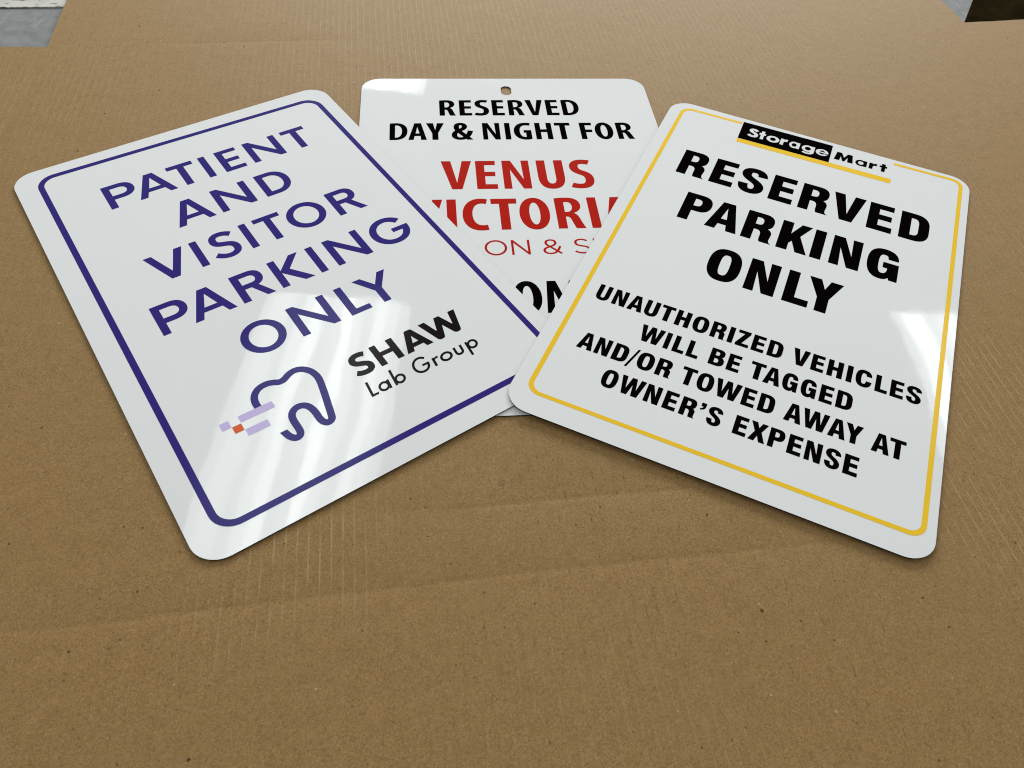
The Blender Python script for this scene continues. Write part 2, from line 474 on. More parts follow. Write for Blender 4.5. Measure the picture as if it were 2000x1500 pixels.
G = {  # geometric sans, medium, cap height 1.335
 'P': [(1, path((0, 0), (0, 1.335), (.56, 1.335), (.87, 1.335, 1.045, 1.17, 1.045, .905), (1.045, .63, .83, .48, .55, .48), (.245, .48), (.245, 0))), (-1, path((.245, .70), (.245, 1.115), (.54, 1.115), (.70, 1.115, .79, 1.04, .79, .905), (.79, .78, .70, .70, .54, .70)))],
 'A': [(1, [(0, 0), (.512, 1.335), (.826, 1.335), (1.32, 0), (1.068, 0), (.954, .285), (.372, .285), (.262, 0)]), (-1, [(.455, .49), (.66, 1.08), (.867, .49)])],
 'T': [(1, [(0, 1.335), (.945, 1.335), (.945, 1.12), (.602, 1.12), (.602, 0), (.348, 0), (.348, 1.12), (0, 1.12)])],
 'I': [(1, box(0, 0, .245, 1.335))],
 'E': [(1, [(0, 0), (0, 1.335), (.785, 1.335), (.785, 1.13), (.25, 1.13), (.25, .765), (.725, .765), (.725, .56), (.25, .56), (.25, .21), (.785, .21), (.785, 0)])],
 'N': [(1, [(0, 0), (0, 1.335), (.235, 1.335), (1.005, .385), (1.005, 1.335), (1.25, 1.335), (1.25, 0), (1.02, 0), (.245, .955), (.245, 0)])],
 'D': [(1, path((0, 0), (0, 1.335), (.48, 1.335), (.86, 1.335, 1.10, 1.05, 1.10, .668), (1.10, .285, .86, 0, .48, 0))), (-1, path((.253, .215), (.253, 1.12), (.48, 1.12), (.70, 1.12, .845, .93, .845, .668), (.845, .405, .70, .215, .48, .215)))],
 'V': [(1, [(0, 1.335), (.265, 1.335), (.637, .345), (1.005, 1.335), (1.275, 1.335), (.772, 0), (.50, 0)])],
 'S': S_((.845, 1.10), .122, .108, (.72, 1.20, .60, 1.247, .47, 1.247), (.28, 1.247, .195, 1.14, .195, .985), (.195, .80, .33, .75, .5, .70), (.68, .645, .808, .57, .808, .36), (.808, .19, .67, .088, .49, .088), (.32, .088, .18, .17, .065, .285)),
 'O': [(1, ell(.683, .668, .683, .69)), (-1, ell(.683, .668, .43, .475))],
 'R': [(1, path((0, 0), (0, 1.335), (.57, 1.335), (.83, 1.335, .985, 1.19, .985, .955), (.985, .77, .88, .645, .72, .595), (1.057, 0), (.79, 0), (.473, .565), (.25, .565), (.25, 0))), (-1, path((.25, .78), (.25, 1.115), (.55, 1.115), (.66, 1.115, .735, 1.06, .735, .95), (.735, .84, .66, .78, .55, .78)))],
 'K': [(1, [(0, 0), (0, 1.335), (.247, 1.335), (.247, .77), (.765, 1.335), (1.08, 1.335), (.545, .72), (1.108, 0), (.785, 0), (.247, .66), (.247, 0)])],
 'G': [(1, path((1.276, 1.065), (1.13, 1.26, .93, 1.36, .70, 1.36), (.30, 1.36, 0, 1.05, 0, .668), (0, .27, .30, -.02, .70, -.02), (1.10, -.02, 1.385, .25, 1.385, .66), (1.385, .725), (.77, .725), (.77, .53), (1.125, .53), (1.07, .33, .92, .20, .70, .20), (.44, .20, .26, .40, .26, .668), (.26, .94, .45, 1.14, .70, 1.14), (.85, 1.14, .97, 1.06, 1.06, .925)))],
 'L': [(1, [(0, 0), (0, 1.335), (.25, 1.335), (.25, .213), (.705, .213), (.705, 0)])],
 'Y': [(1, [(0, 1.335), (.283, 1.335), (.593, .86), (.90, 1.335), (1.18, 1.335), (.718, .64), (.718, 0), (.468, 0), (.468, .60)])],
}
MY = {  # humanist sans, bold, cap height 1
 'E': [(1, [(0, 0), (0, 1), (.437, 1), (.43, .845), (.19, .845), (.19, .60), (.42, .60), (.418, .445), (.19, .445), (.19, .16), (.445, .16), (.445, 0)])],
 'N': [(1, [(0, 0), (0, 1), (.19, 1), (.438, .32), (.423, 1), (.59, 1), (.59, 0), (.415, 0), (.163, .68), (.167, 0)])],
 'V': [(1, [(0, 1), (.21, 1), (.333, .22), (.461, 1), (.667, 1), (.437, 0), (.22, 0)])],
 'U': [(1, path((0, 1), (0, .42), (0, .10, .12, -.015, .285, -.015), (.46, -.015, .585, .10, .585, .42), (.585, 1), (.389, 1), (.389, .36), (.389, .22, .35, .165, .29, .165), (.23, .165, .192, .22, .192, .36), (.192, 1)))],
 'S': S_((.478, .905), .099, .079, (.42, .93, .37, .935, .31, .935), (.19, .935, .118, .87, .118, .755), (.118, .62, .23, .565, .30, .525), (.38, .48, .43, .42, .43, .30), (.43, .15, .35, .068, .21, .068), (.14, .068, .07, .085, .013, .11)),
 'C': [(1, path((.535, .985), (.50, 1.0, .45, 1.013, .38, 1.013), (.15, 1.013, 0, .80, 0, .49), (0, .17, .15, -.013, .38, -.013), (.44, -.013, .49, -.005, .522, .008), (.50, .165), (.47, .155, .44, .15, .40, .15), (.28, .15, .203, .28, .203, .5), (.203, .72, .28, .85, .40, .85), (.44, .85, .47, .845, .497, .83)))],
 'T': [(1, [(0, 1), (.546, 1), (.546, .833), (.37, .833), (.37, 0), (.172, 0), (.172, .833), (0, .833)])],
 'O': [(1, ell(.315, .5, .315, .516, 2.1)), (-1, ell(.318, .5, .112, .356, 2.1))],
 'R': [(1, path((0, 0), (0, .985), (.08, 1.0, .16, 1.006, .25, 1.006), (.45, 1.006, .545, .90, .545, .735), (.545, .62, .47, .53, .37, .495), (.43, .465, .465, .40, .49, .29), (.52, .17, .55, .06, .58, 0), (.375, 0), (.355, .05, .335, .13, .31, .24), (.285, .35, .26, .38, .21, .38), (.19, .38), (.19, 0))), (-1, path((.19, .53), (.19, .85), (.21, .856, .235, .858, .26, .858), (.32, .858, .36, .80, .36, .70), (.36, .59, .30, .53, .24, .53)))],
 'I': [(1, box(0, 0, .192, 1))],
 'D': [(1, path((0, 0), (0, .985), (.08, 1.0, .15, 1.006, .22, 1.006), (.46, 1.006, .615, .84, .615, .52), (.615, .16, .43, -.006, .17, -.006), (.1, -.006, .04, -.003, 0, 0))), (-1, path((.188, .14), (.188, .86), (.2, .865, .22, .868, .24, .868), (.35, .868, .425, .74, .425, .52), (.425, .27, .34, .14, .22, .14)))],
 'A': [(1, [(0, 0), (.21, 1), (.44, 1), (.63, 0), (.437, 0), (.42, .23), (.22, .23), (.18, 0)]), (-1, [(.25, .38), (.31, .78), (.385, .38)])],
 'Y': [(1, [(0, 1), (.24, 1), (.31, .575), (.378, 1), (.617, 1), (.41, .40), (.41, 0), (.205, 0), (.205, .39)])],
 '&': [(1, stroke(path((.65, -.03), (.26, .50), (.19, .60, .175, .68, .175, .77), (.175, .88, .23, .945, .315, .945), (.41, .945, .455, .88, .455, .79), (.455, .68, .36, .62, .28, .56), (.16, .48, .095, .40, .095, .27), (.095, .14, .18, .065, .30, .065), (.48, .065, .60, .25, .65, .535), n=16), .092, .072)), (-1, box(.4, -.2, .95, 0))],
 'G': [(1, path((.598, .985), (.56, 1.0, .50, 1.013, .42, 1.013), (.17, 1.013, 0, .80, 0, .49), (0, .17, .16, -.015, .41, -.015), (.49, -.015, .56, .005, .605, .03), (.605, .555), (.34, .555), (.34, .40), (.415, .40), (.415, .15), (.40, .145, .39, .143, .375, .143), (.27, .143, .205, .27, .205, .49), (.205, .73, .29, .85, .42, .85), (.48, .85, .53, .84, .56, .825)))],
 'H': [(1, [(0, 0), (0, 1), (.19, 1), (.19, .60), (.41, .60), (.41, 1), (.60, 1), (.60, 0), (.41, 0), (.41, .435), (.19, .435), (.19, 0)])],
 'F': [(1, [(0, 0), (0, 1), (.436, 1), (.436, .84), (.19, .84), (.19, .575), (.42, .575), (.42, .42), (.19, .42), (.19, 0)])],
 'M': [(1, [(0, 0), (.078, 1), (.279, 1), (.435, .42), (.591, 1), (.792, 1), (.87, 0), (.68, 0), (.655, .66), (.50, .08), (.37, .08), (.208, .68), (.17, 0)])],
}
LT = {  # light geometric sans, cap height 1
 'L': [(1, [(0, 0), (0, 1), (.105, 1), (.105, .095), (.62, .095), (.62, 0)])],
 'O': [(1, ell(.505, .5, .505, .515)), (-1, ell(.505, .5, .40, .42))],
 'N': [(1, [(0, 0), (0, 1), (.10, 1), (.735, .19), (.735, 1), (.84, 1), (.84, 0), (.755, 0), (.104, .82), (.104, 0)])],
 '&': [(1, stroke(path((.80, .03), (.24, .58), (.17, .65, .15, .70, .15, .76), (.15, .89, .24, .955, .37, .955), (.50, .955, .58, .88, .58, .76), (.58, .63, .46, .58, .34, .52), (.16, .44, .05, .38, .05, .25), (.05, .11, .17, .04, .33, .04), (.55, .04, .66, .22, .77, .52), n=16), .055, .046))],
 'S': S_((.60, .86), .052, .046, (.51, .93, .43, .958, .33, .958), (.19, .958, .09, .88, .09, .75), (.09, .58, .22, .55, .36, .51), (.52, .47, .65, .43, .65, .26), (.65, .12, .53, .038, .36, .038), (.23, .038, .13, .08, .03, .165)),
 'P': [(1, path((0, 0), (0, 1), (.38, 1), (.58, 1, .68, .87, .68, .68), (.68, .48, .57, .36, .37, .36), (.105, .36), (.105, 0))), (-1, path((.105, .455), (.105, .905), (.37, .905), (.51, .905, .575, .81, .575, .68), (.575, .54, .50, .455, .36, .455)))],
}
FX = {  # wide extra bold geometric sans, cap height 1
 'S': S_((.545, .75), .125, .105, (.47, .83, .41, .89, .31, .89), (.20, .89, .135, .83, .135, .735), (.135, .62, .25, .57, .34, .52), (.46, .46, .545, .40, .545, .27), (.545, .13, .43, .08, .31, .08), (.19, .08, .11, .14, .04, .21)),
 't': [(1, box(.14, 0, .40, .97)), (1, box(0, .50, .52, .72))],
 'o': [(1, ell(.42, .36, .42, .38)), (-1, ell(.42, .36, .19, .20))],
 'r': [(1, box(0, 0, .25, .72)), (1, path((.25, .25), (.25, .44, .34, .50, .48, .45), (.52, .72), (.42, .76, .30, .74, .24, .60)))],
 'a': [(1, ell(.37, .36, .37, .38)), (1, box(.56, 0, .78, .72)), (-1, ell(.37, .36, .185, .205))],
 'g': [(1, ell(.37, .36, .37, .38)), (1, box(.56, .02, .78, .72)), (1, stroke(path((.67, .10), (.67, -.12, .56, -.19, .38, -.19), (.28, -.19, .20, -.16, .11, -.10), n=10), .11, .085)), (-1, ell(.37, .36, .185, .205))],
 'e': [(1, ell(.40, .36, .40, .38)), (-1, ell(.40, .36, .20, .235)), (1, box(.10, .305, .80, .425)), (-1, [(.40, .225), (.85, .20), (.85, .305), (.40, .305)])],
 'M': [(1, [(0, 0), (.11, 1), (.42, 1), (.61, .47), (.80, 1), (1.11, 1), (1.22, 0), (.87, 0), (.83, .55), (.68, 0), (.54, 0), (.39, .55), (.35, 0)])],
}
SH = {  # heavy rounded caps, height .857
 'S': S_((.56, .735), .104, .092, (.48, .775, .42, .785, .35, .785), (.20, .785, .13, .71, .13, .61), (.13, .50, .24, .46, .34, .42), (.44, .38, .535, .34, .535, .23), (.535, .125, .45, .07, .32, .07), (.22, .07, .13, .10, .045, .155)),
 'H': [(1, [(0, 0), (0, .857), (.207, .857), (.207, .52), (.56, .52), (.56, .857), (.772, .857), (.772, 0), (.56, 0), (.56, .355), (.207, .355), (.207, 0)])],
 'A': [(1, path((0, 0), (.305, .80), (.325, .85, .33, .857, .38, .857), (.50, .857), (.545, .857, .56, .84, .575, .80), (.89, 0), (.667, 0), (.624, .15), (.278, .15), (.228, 0))), (-1, [(.338, .31), (.44, .59), (.535, .31)])],
 'W': [(1, path((0, .857), (.223, .857), (.36, .40), (.375, .355, .39, .355, .405, .40), (.566, .857), (.744, .857), (.925, .40), (.94, .35, .955, .35, .97, .40), (1.076, .857), (1.307, .857), (1.075, .07), (1.05, -.01, 1.0, -.02, .94, -.02), (.87, -.02, .84, 0, .81, .07), (.653, .48), (.50, .07), (.475, -.01, .43, -.02, .37, -.02), (.29, -.02, .26, 0, .235, .07)))],
}
LB = {  # small geometric sans, x height .335, slanted when set
 'L': [(1, [(0, 0), (0, .57), (.077, .57), (.077, .078), (.235, .078), (.235, 0)])],
 'a': [(1, ell(.175, .167, .175, .178)), (-1, ell(.175, .167, .100, .100)), (1, box(.296, 0, .375, .335))],
 'b': [(1, ell(.21, .167, .175, .178)), (-1, ell(.21, .167, .100, .100)), (1, box(0, 0, .078, .615))],
 'G': [(1, stroke(path((.462, .462), (.40, .53, .34, .553, .275, .553), (.13, .553, .032, .43, .032, .285), (.032, .13, .14, .02, .28, .02), (.42, .02, .495, .12, .495, .24), n=14), .039, .039)), (1, box(.30, .212, .53, .286))],
 'r': [(1, box(0, 0, .080, .33)), (1, path((.068, .17), (.075, .25, .12, .28, .19, .255), (.215, .325), (.15, .35, .10, .335, .06, .27)))],
 'o': [(1, ell(.20, .167, .20, .178)), (-1, ell(.20, .167, .122, .100))],
 'u': [(1, stroke(path((.034, .335), (.034, .14), (.034, .06, .08, .023, .148, .023), (.216, .023, .262, .06, .262, .14), (.262, .335), n=8), .040, .039))],
 'p': [(1, ell(.21, .167, .175, .178)), (-1, ell(.21, .167, .100, .100)), (1, box(0, -.215, .078, .335))],
}
CAP = {id(U): 1.63, id(G): 1.335, id(MY): 1.0, id(LT): 1.0, id(FX): 1.0, id(SH): .857, id(LB): .57}


class Print:
    """collects printed shapes (sign inches, origin at the sign's lower left corner)"""
    def __init__(self):
        self.v, self.f = [], []

    def add(self, ops, fn=None):
        v, t = fill(ops)
        o = len(self.v)
        used = sorted({i for f in t for i in f})
        idx = {k: o + j for j, k in enumerate(used)}
        self.v += [(fn(*v[k]) if fn else v[k]) for k in used]
        self.f += [tuple(idx[i] for i in f) for f in t]

    def build(self, name, material, parent, z, label=None):
        me = bpy.data.meshes.new(name)
        me.from_pydata([((x - 6) * IN, (y - 9) * IN, z) for x, y in self.v], [], self.f)
        me.materials.append(material)
        return link(name, me, parent, label)


def lin(a, b_):
    k = (b_[1] - a[1]) / (b_[0] - a[0])
    return lambda x: a[1] + k * (x - a[0])


def set_line(font, base, top, letters, slant=0.0, pr=None):
    """letters: (glyph, x0, x1) each fitted to its own measured width"""
    pr = pr or Print()
    cap = CAP[id(font)]
    fb, ft = lin(*base), lin(*top)
    for g, x0, x1 in letters:
        ops = font[g]
        xs = [p[0] for s, poly in ops for p in poly if s > 0]
        if g == '&':
            xs = [min(x, .727) if font is MY else x for x in xs]
        lo, hi = min(xs), max(xs)

        def fn(x, y, lo=lo, hi=hi, x0=x0, x1=x1):
            X = x0 + (x - lo) / (hi - lo) * (x1 - x0)
            yb, yt = fb(X), ft(X)
            Y = yb + y / cap * (yt - yb)
            return (X + slant * (Y - yb), Y)
        pr.add(ops, fn)
    return pr


# ------------------------------------------------------------------ sheet signs
T = 0.0010       # sheet thickness


def plate(parent, hole=None):
    out = round_quad([(0, 0), (12, 0), (12, 18), (0, 18)], 0.78, 12)
    ops = [(1, out)]
    loops = [out]
    if hole:
        ops.append((-1, hole))
        loops.append(hole[::-1])
    v, t = fill(ops)
    n = len(v)
    P = lambda p, z: ((p[0] - 6) * IN, (p[1] - 9) * IN, z)
    vs = [P(p, 0.0) for p in v] + [P(p, -T) for p in v]
    fs = list(t) + [tuple(i + n for i in f[::-1]) for f in t]
    mi = [0] * len(fs)
    fs_top = len(t)
    for lp in loops:
        o = len(vs)
        k = len(lp)
        vs += [P(p, 0.0) for p in lp] + [P(p, -T) for p in lp]
        for i in range(k):
            j = (i + 1) % k
            fs.append((o + i, o + k + i, o + k + j, o + j))
            mi.append(1)
    me = bpy.data.meshes.new("plate")
    me.from_pydata(vs, [], fs)
    me.materials.append(M['white'])
    me.materials.append(M['edge'])
    me.polygons.foreach_set('material_index', mi)
    return link("plate", me, parent)


def sign(center, ex, ey, label):
    o = bpy.data.objects.new("parking_sign", None)
    o.empty_display_size = 0.05
    COL.objects.link(o)
    ex, ey = Vector(ex).normalized(), Vector(ey)
    ez = ex.cross(ey).normalized()
    ey = ez.cross(ex)
    c = Vector(center)
    o.matrix_world = Matrix(((ex.x, ey.x, ez.x, c.x), (ex.y, ey.y, ez.y, c.y), (ex.z, ey.z, ez.z, c.z), (0, 0, 0, 1)))
    tag(o, label, "sign", "sheet metal parking signs fanned out on the cardboard")
    return o


ZP = 0.00008     # print lies on the coating


def line(parent, mat_, label, *args, **kw):
    return set_line(*args, **kw).build("lettering", mat_, parent, ZP, label)


# --- sign with the blue border
A = sign((-0.20293, 0.47545, 0.00240), (0.782734, 0.62235, 0.004265), (-0.622351, 0.782736, 0.00066),
         "white parking sign with blue border, blue capitals and a tooth emblem")
plate(A)
p = Print()
p.add([(1, round_quad([(.69, .68), (11.48, .72), (11.48, 17.335), (.69, 17.51)], .66)), (-1, round_quad([(.89, .88), (11.29, .915), (11.29, 17.15), (.89, 17.305)], .47))])
p.build("border_line", M['blue'], A, ZP)
line(A, M['blue'], "first blue line reading PATIENT", G, ((2.47, 14.475), (9.6, 14.428)), ((2.47, 15.826), (10.1, 15.757)),
     [('P', 2.466, 3.51), ('A', 3.454, 4.776), ('T', 4.76, 5.71), ('I', 5.952, 6.20), ('E', 6.572, 7.357), ('N', 7.667, 8.92), ('T', 9.174, 10.112)])
line(A, M['blue'], "second blue line reading AND", G, ((4, 12.36), (7, 12.358)), ((4.6, 13.705), (7.2, 13.688)), [('A', 4.04, 5.351), ('N', 5.592, 6.852), ('D', 7.225, 8.325)])
line(A, M['blue'], "third blue line reading VISITOR", G, ((2.9, 10.108), (9.9, 10.088)), ((2.5, 11.448), (9.0, 11.44)),
     [('V', 2.48, 3.754), ('I', 3.983, 4.228), ('S', 4.485, 5.418), ('I', 5.698, 5.94), ('T', 6.187, 7.13), ('O', 7.246, 8.612), ('R', 8.91, 9.969)])
line(A, M['blue'], "fourth blue line reading PARKING", G, ((1.9, 7.852), (9, 7.835)), ((1.9, 9.19), (9, 9.181)),
     [('P', 1.899, 2.93), ('A', 2.885, 4.206), ('R', 4.438, 5.493), ('K', 5.738, 6.846), ('I', 7.08, 7.325), ('N', 7.70, 8.962), ('G', 9.25, 10.636)])
line(A, M['blue'], "fifth blue line reading ONLY", G, ((5.36, 5.606), (8.4, 5.585)), ((5.36, 6.94), (8.8, 6.925)), [('O', 3.687, 5.046), ('N', 5.36, 6.613), ('L', 6.993, 7.697), ('Y', 7.657, 8.837)])
line(A, M['softblack'], "heavy black name in rounded capitals", SH, ((6, 3.298), (9, 3.298)), ((6, 4.157), (9, 4.157)), [('S', 5.962, 6.612), ('H', 6.754, 7.526), ('A', 7.637, 8.529), ('W', 8.466, 9.773)])
line(A, M['softblack'], "small black line reading Lab Group", LB, ((6, 2.447), (9, 2.447)), ((6, 3.017), (9, 3.017)),
     [('L', 5.958, 6.195), ('a', 6.246, 6.622), ('b', 6.737, 7.122), ('G', 7.432, 7.965), ('r', 8.078, 8.296), ('o', 8.325, 8.735), ('u', 8.822, 9.118), ('p', 9.244, 9.632)], slant=0.125)
# tooth emblem
tooth = bpy.data.objects.new("emblem", None)
COL.objects.link(tooth)
tooth.parent = A
CL = [(3.210, 3.62), (3.150, 3.76), (3.128, 3.90), (3.142, 4.11), (3.212, 4.29), (3.345, 4.43), (3.513, 4.50), (3.692, 4.505), (3.863, 4.450), (3.955, 4.395), (4.04, 4.375), (4.13, 4.385), (4.21, 4.420), (4.379, 4.508), (4.593, 4.532), (4.778, 4.448), (4.92, 4.280), (4.99, 4.08), (5.003, 3.90), (4.976, 3.694), (4.896, 3.307), (4.800, 2.894), (4.715, 2.530), (4.672, 2.400), (4.585, 2.335), (4.490, 2.345), (4.420, 2.43), (4.392, 2.54), (4.384, 2.655), (4.381, 2.85), (4.340, 3.06), (4.250, 3.205), (4.110, 3.270), (3.985, 3.262), (3.860, 3.185), (3.782, 3.06), (3.755, 2.89), (3.755, 2.686), (3.752, 2.50), (3.715, 2.385), (3.630, 2.325), (3.535, 2.345), (3.470, 2.42), (3.424, 2.51), (3.352, 2.80)]


def smooth(pts, n=5):
    out = []
    for i in range(len(pts) - 1):
        p0, p1, p2, p3 = pts[max(i - 1, 0)], pts[i], pts[i + 1], pts[min(i + 2, len(pts) - 1)]
        for k in range(n):
            t = k / n
            out.append(tuple(.5 * (2 * p1[j] + (p2[j] - p0[j]) * t + (2 * p0[j] - 5 * p1[j] + 4 * p2[j] - p3[j]) * t * t + (3 * p1[j] - p0[j] - 3 * p2[j] + p3[j]) * t ** 3) for j in (0, 1)))
    return out + [pts[-1]]


p = Print()
sp = stroke(smooth(CL), .105, .105)
half = len(sp) // 2
quads = []
for i in range(half - 1):       # the stroke piece by piece so that tight turns stay filled
    quads.append((1, [sp[i], sp[i + 1], sp[len(sp) - 2 - i], sp[len(sp) - 1 - i]]))
# keep counter-clockwise
for k, (s, q) in enumerate(quads):
    ar = sum(q[i - 1][0] * q[i][1] - q[i][0] * q[i - 1][1] for i in range(4))
    if ar < 0:
        quads[k] = (s, q[::-1])
p.add(quads + [(-1, box(2.9, 3.3, 3.6, 3.859)), (-1, box(3.1, 2.68, 3.6, 3.0)) if False else (-1, box(2.8, 2.72, 3.5, 3.05))])
p.build("tooth_outline", M['blue'], tooth, ZP)
for c, mm in ((box(2.533, 3.622, 3.536, 3.859), 'lavender'), (box(2.533, 3.092, 3.172, 3.336), 'lavender'), (box(1.997, 3.605, 2.250, 3.862), 'lavender'), (box(2.259, 3.341, 2.516, 3.593), 'orange')):
    p = Print()
    p.add([(1, c)])
    p.build("emblem_bar" if mm == 'lavender' else "emblem_square", M[mm], tooth, ZP * 1.5)

# --- sign at the back with red letters
B = sign((-0.00123, 0.56913, 0.0012), (0.989466, 0.144767, 0), (-0.144767, 0.989466, 0),
         "white parking sign with red letters lying beneath the other two, hole at its top")
hole = round_quad([(5.795, 16.70), (6.235, 16.70), (6.235, 17.39), (5.795, 17.39)], .215)
plate(B, hole)
line(B, M['black'], "top black line reading RESERVED", MY, ((3.18, 15.194), (8.2, 15.186)), ((3.18, 16.318), (8.2, 16.322)),
     [('R', 3.18, 3.837), ('E', 3.986, 4.50), ('S', 4.585, 5.198), ('E', 5.328, 5.83), ('R', 5.998, 6.654), ('V', 6.717, 7.45), ('E', 7.56, 8.078), ('D', 8.225, 8.928)])
line(B, M['black'], "second black line reading DAY & NIGHT FOR", MY, ((1.2, 13.52), (10.3, 13.482)), ((1.2, 14.66), (10.3, 14.62)),
     [('D', 1.19, 1.887), ('A', 1.917, 2.637), ('Y', 2.618, 3.326), ('&', 3.614, 4.451), ('N', 4.845, 5.53), ('I', 5.73, 5.945), ('G', 6.085, 6.785), ('H', 6.948, 7.622), ('T', 7.75, 8.38), ('F', 8.765, 9.265), ('O', 9.36, 10.095), ('R', 10.248, 10.905)])
line(B, M['red'], "larger red line starting with V", MY, ((3.5, 10.386), (8, 10.366)), ((3.2, 12.101), (8, 12.094)),
     [('V', 3.127, 4.274), ('E', 4.425, 5.19), ('N', 5.43, 6.45), ('U', 6.742, 7.75), ('S', 7.925, 8.842)])
line(B, M['red'], "largest red line, ends hidden by the other signs", MY, ((3.5, 8.072), (8, 8.083)), ((3.2, 9.79), (8.5, 9.795)),
     [('V', 1.97, 3.117), ('I', 3.265, 3.60), ('C', 3.814, 4.735), ('T', 4.85, 5.783), ('O', 5.843, 6.93), ('R', 7.16, 8.146), ('I', 8.36, 8.696), ('A', 8.876, 9.956)])
line(B, M['red'], "thin red line with an ampersand", LT, ((4.4, 6.76), (6, 6.762)), ((4.4, 7.516), (6, 7.516)),
     [('L', 3.935, 4.432), ('O', 4.48, 5.248), ('N', 5.40, 6.035), ('&', 6.478, 7.131), ('S', 7.56, 8.125), ('P', 8.261, 8.76)])
line(B, M['black'], "lowest black line, mostly hidden", MY, ((5, 3.992), (7, 3.992)), ((5, 5.443), (7, 5.447)), [('T', 4.40, 5.212), ('O', 5.262, 6.184), ('M', 6.293, 7.56)])

# --- sign with the yellow border
C = sign((0.21450, 0.50895, 0.00290), (0.937886, -0.34692, -0.005249), (0.346923, 0.937893, -0.002625),
         "white parking sign with yellow border, heavy black capitals and a black and yellow logo")
plate(C)
p = Print()
p.add([(1, round_quad([(.437, .705), (11.745, .705), (11.738, 17.825), (.462, 17.655)], .46)), (-1, round_quad([(.588, .84), (11.60, .855), (11.592, 17.675), (.612, 17.515)], .33)), (-1, box(3.0, 17, 9.11, 18.3))])
p.build("border_line", M['yellow'], C, ZP)
logo = bpy.data.objects.new("logo", None)
COL.objects.link(logo)
logo.parent = C
p = Print()
p.add([(1, [(3.041, 17.762), (3.066, 16.487), (6.709, 16.552), (6.694, 17.804)])])
p.build("logo_block", M['black'], logo, ZP)
p = Print()
p.add([(1, [(3.066, 16.487), (3.069, 16.215), (9.105, 16.293), (9.109, 16.604)])])
p.build("logo_stripe", M['yellow'], logo, ZP)
set_line(FX, ((3.4, 16.835), (6.5, 16.895)), ((3.4, 17.455), (6.5, 17.495)),
         [('S', 3.355, 3.79), ('t', 3.81, 4.07), ('o', 4.13, 4.645), ('r', 4.685, 4.97), ('a', 5.05, 5.465), ('g', 5.56, 6.06), ('e', 6.115, 6.61)]).build("logo_lettering", M['white'], logo, ZP * 2.2, "white rounded letters on the black block")
set_line(FX, ((6.9, 16.908), (8.9, 16.955)), ((6.9, 17.475), (8.9, 17.52)),
         [('M', 6.855, 7.592), ('a', 7.675, 8.122), ('r', 8.205, 8.512), ('t', 8.60, 8.888)]).build("logo_lettering", M['black'], logo, ZP, "black rounded letters beside the black block")
line(C, M['black'], "largest black line reading RESERVED", U, ((1.44, 13.092), (9.73, 13.148)), ((1.44, 14.705), (9.73, 14.788)),
     [('R', 1.438, 2.527), ('E', 2.714, 3.594), ('S', 3.768, 4.76), ('E', 4.98, 5.857), ('R', 6.092, 7.192), ('V', 7.255, 8.427), ('E', 8.59, 9.478), ('D', 9.73, 10.758)])
line(C, M['black'], "second black line reading PARKING", U, ((2.23, 10.478), (8.66, 10.54)), ((2.23, 12.106), (8.66, 12.165)),
     [('P', 2.233, 3.260), ('A', 3.243, 4.392), ('R', 4.548, 5.644), ('K', 5.81, 6.884), ('I', 6.99, 7.375), ('N', 7.645, 8.662), ('G', 8.884, 9.96)])
line(C, M['black'], "third black line reading ONLY", U, ((5.23, 7.906), (7.97, 7.94)), ((5.24, 9.541), (8.3, 9.567)), [('O', 3.882, 4.996), ('N', 5.238, 6.254), ('L', 6.53, 7.367), ('Y', 7.214, 8.352)])
line(C, M['black'], "small black line reading UNAUTHORIZED VEHICLES", U, ((1.5, 5.231), (10.3, 5.326)), ((1.0, 5.939), (10.3, 6.026)),
     [('U', .983, 1.417), ('N', 1.542, 1.98), ('A', 2.056, 2.548), ('U', 2.606, 3.044), ('T', 3.113, 3.55), ('H', 3.632, 4.088), ('O', 4.187, 4.687), ('R', 4.785, 5.268), ('I', 5.337, 5.503), ('Z', 5.597, 6.011), ('E', 6.096, 6.486), ('D', 6.595, 7.047),
      ('V', 7.352, 7.865), ('E', 7.94, 8.325), ('H', 8.43, 8.889), ('I', 9.007, 9.176), ('C', 9.275, 9.756), ('L', 9.862, 10.224), ('E', 10.305, 10.69), ('S', 10.77, 11.212)])
line(C, M['black'], "small black line reading WILL BE TAGGED", U, ((2.93, 4.116), (9, 4.17)), ((2.79, 4.824), (9, 4.877)),
     [('W', 2.787, 3.531), ('I', 3.60, 3.76), ('L', 3.883, 4.245), ('L', 4.329, 4.691), ('B', 5.027, 5.488), ('E', 5.583, 5.969), ('T', 6.272, 6.72), ('A', 6.711, 7.215), ('G', 7.266, 7.72), ('G', 7.82, 8.273), ('E', 8.382, 8.77), ('D', 8.87, 9.332)])
line(C, M['black'], "small black line reading AND/OR TOWED AWAY AT", U, ((1.2, 2.982), (10.9, 3.039)), ((1.3, 3.685), (10.9, 3.755)),
     [('A', 1.19, 1.68), ('N', 1.745, 2.183), ('D', 2.295, 2.755), ('/', 2.764, 3.056), ('O', 3.073, 3.578), ('R', 3.675, 4.153), ('T', 4.433, 4.877), ('O', 4.932, 5.423), ('W', 5.476, 6.235), ('E', 6.30, 6.684), ('D', 6.791, 7.248),
      ('A', 7.559, 8.06), ('W', 8.068, 8.816), ('A', 8.823, 9.32), ('Y', 9.288, 9.777), ('A', 10.045, 10.544), ('T', 10.525, 10.973)])
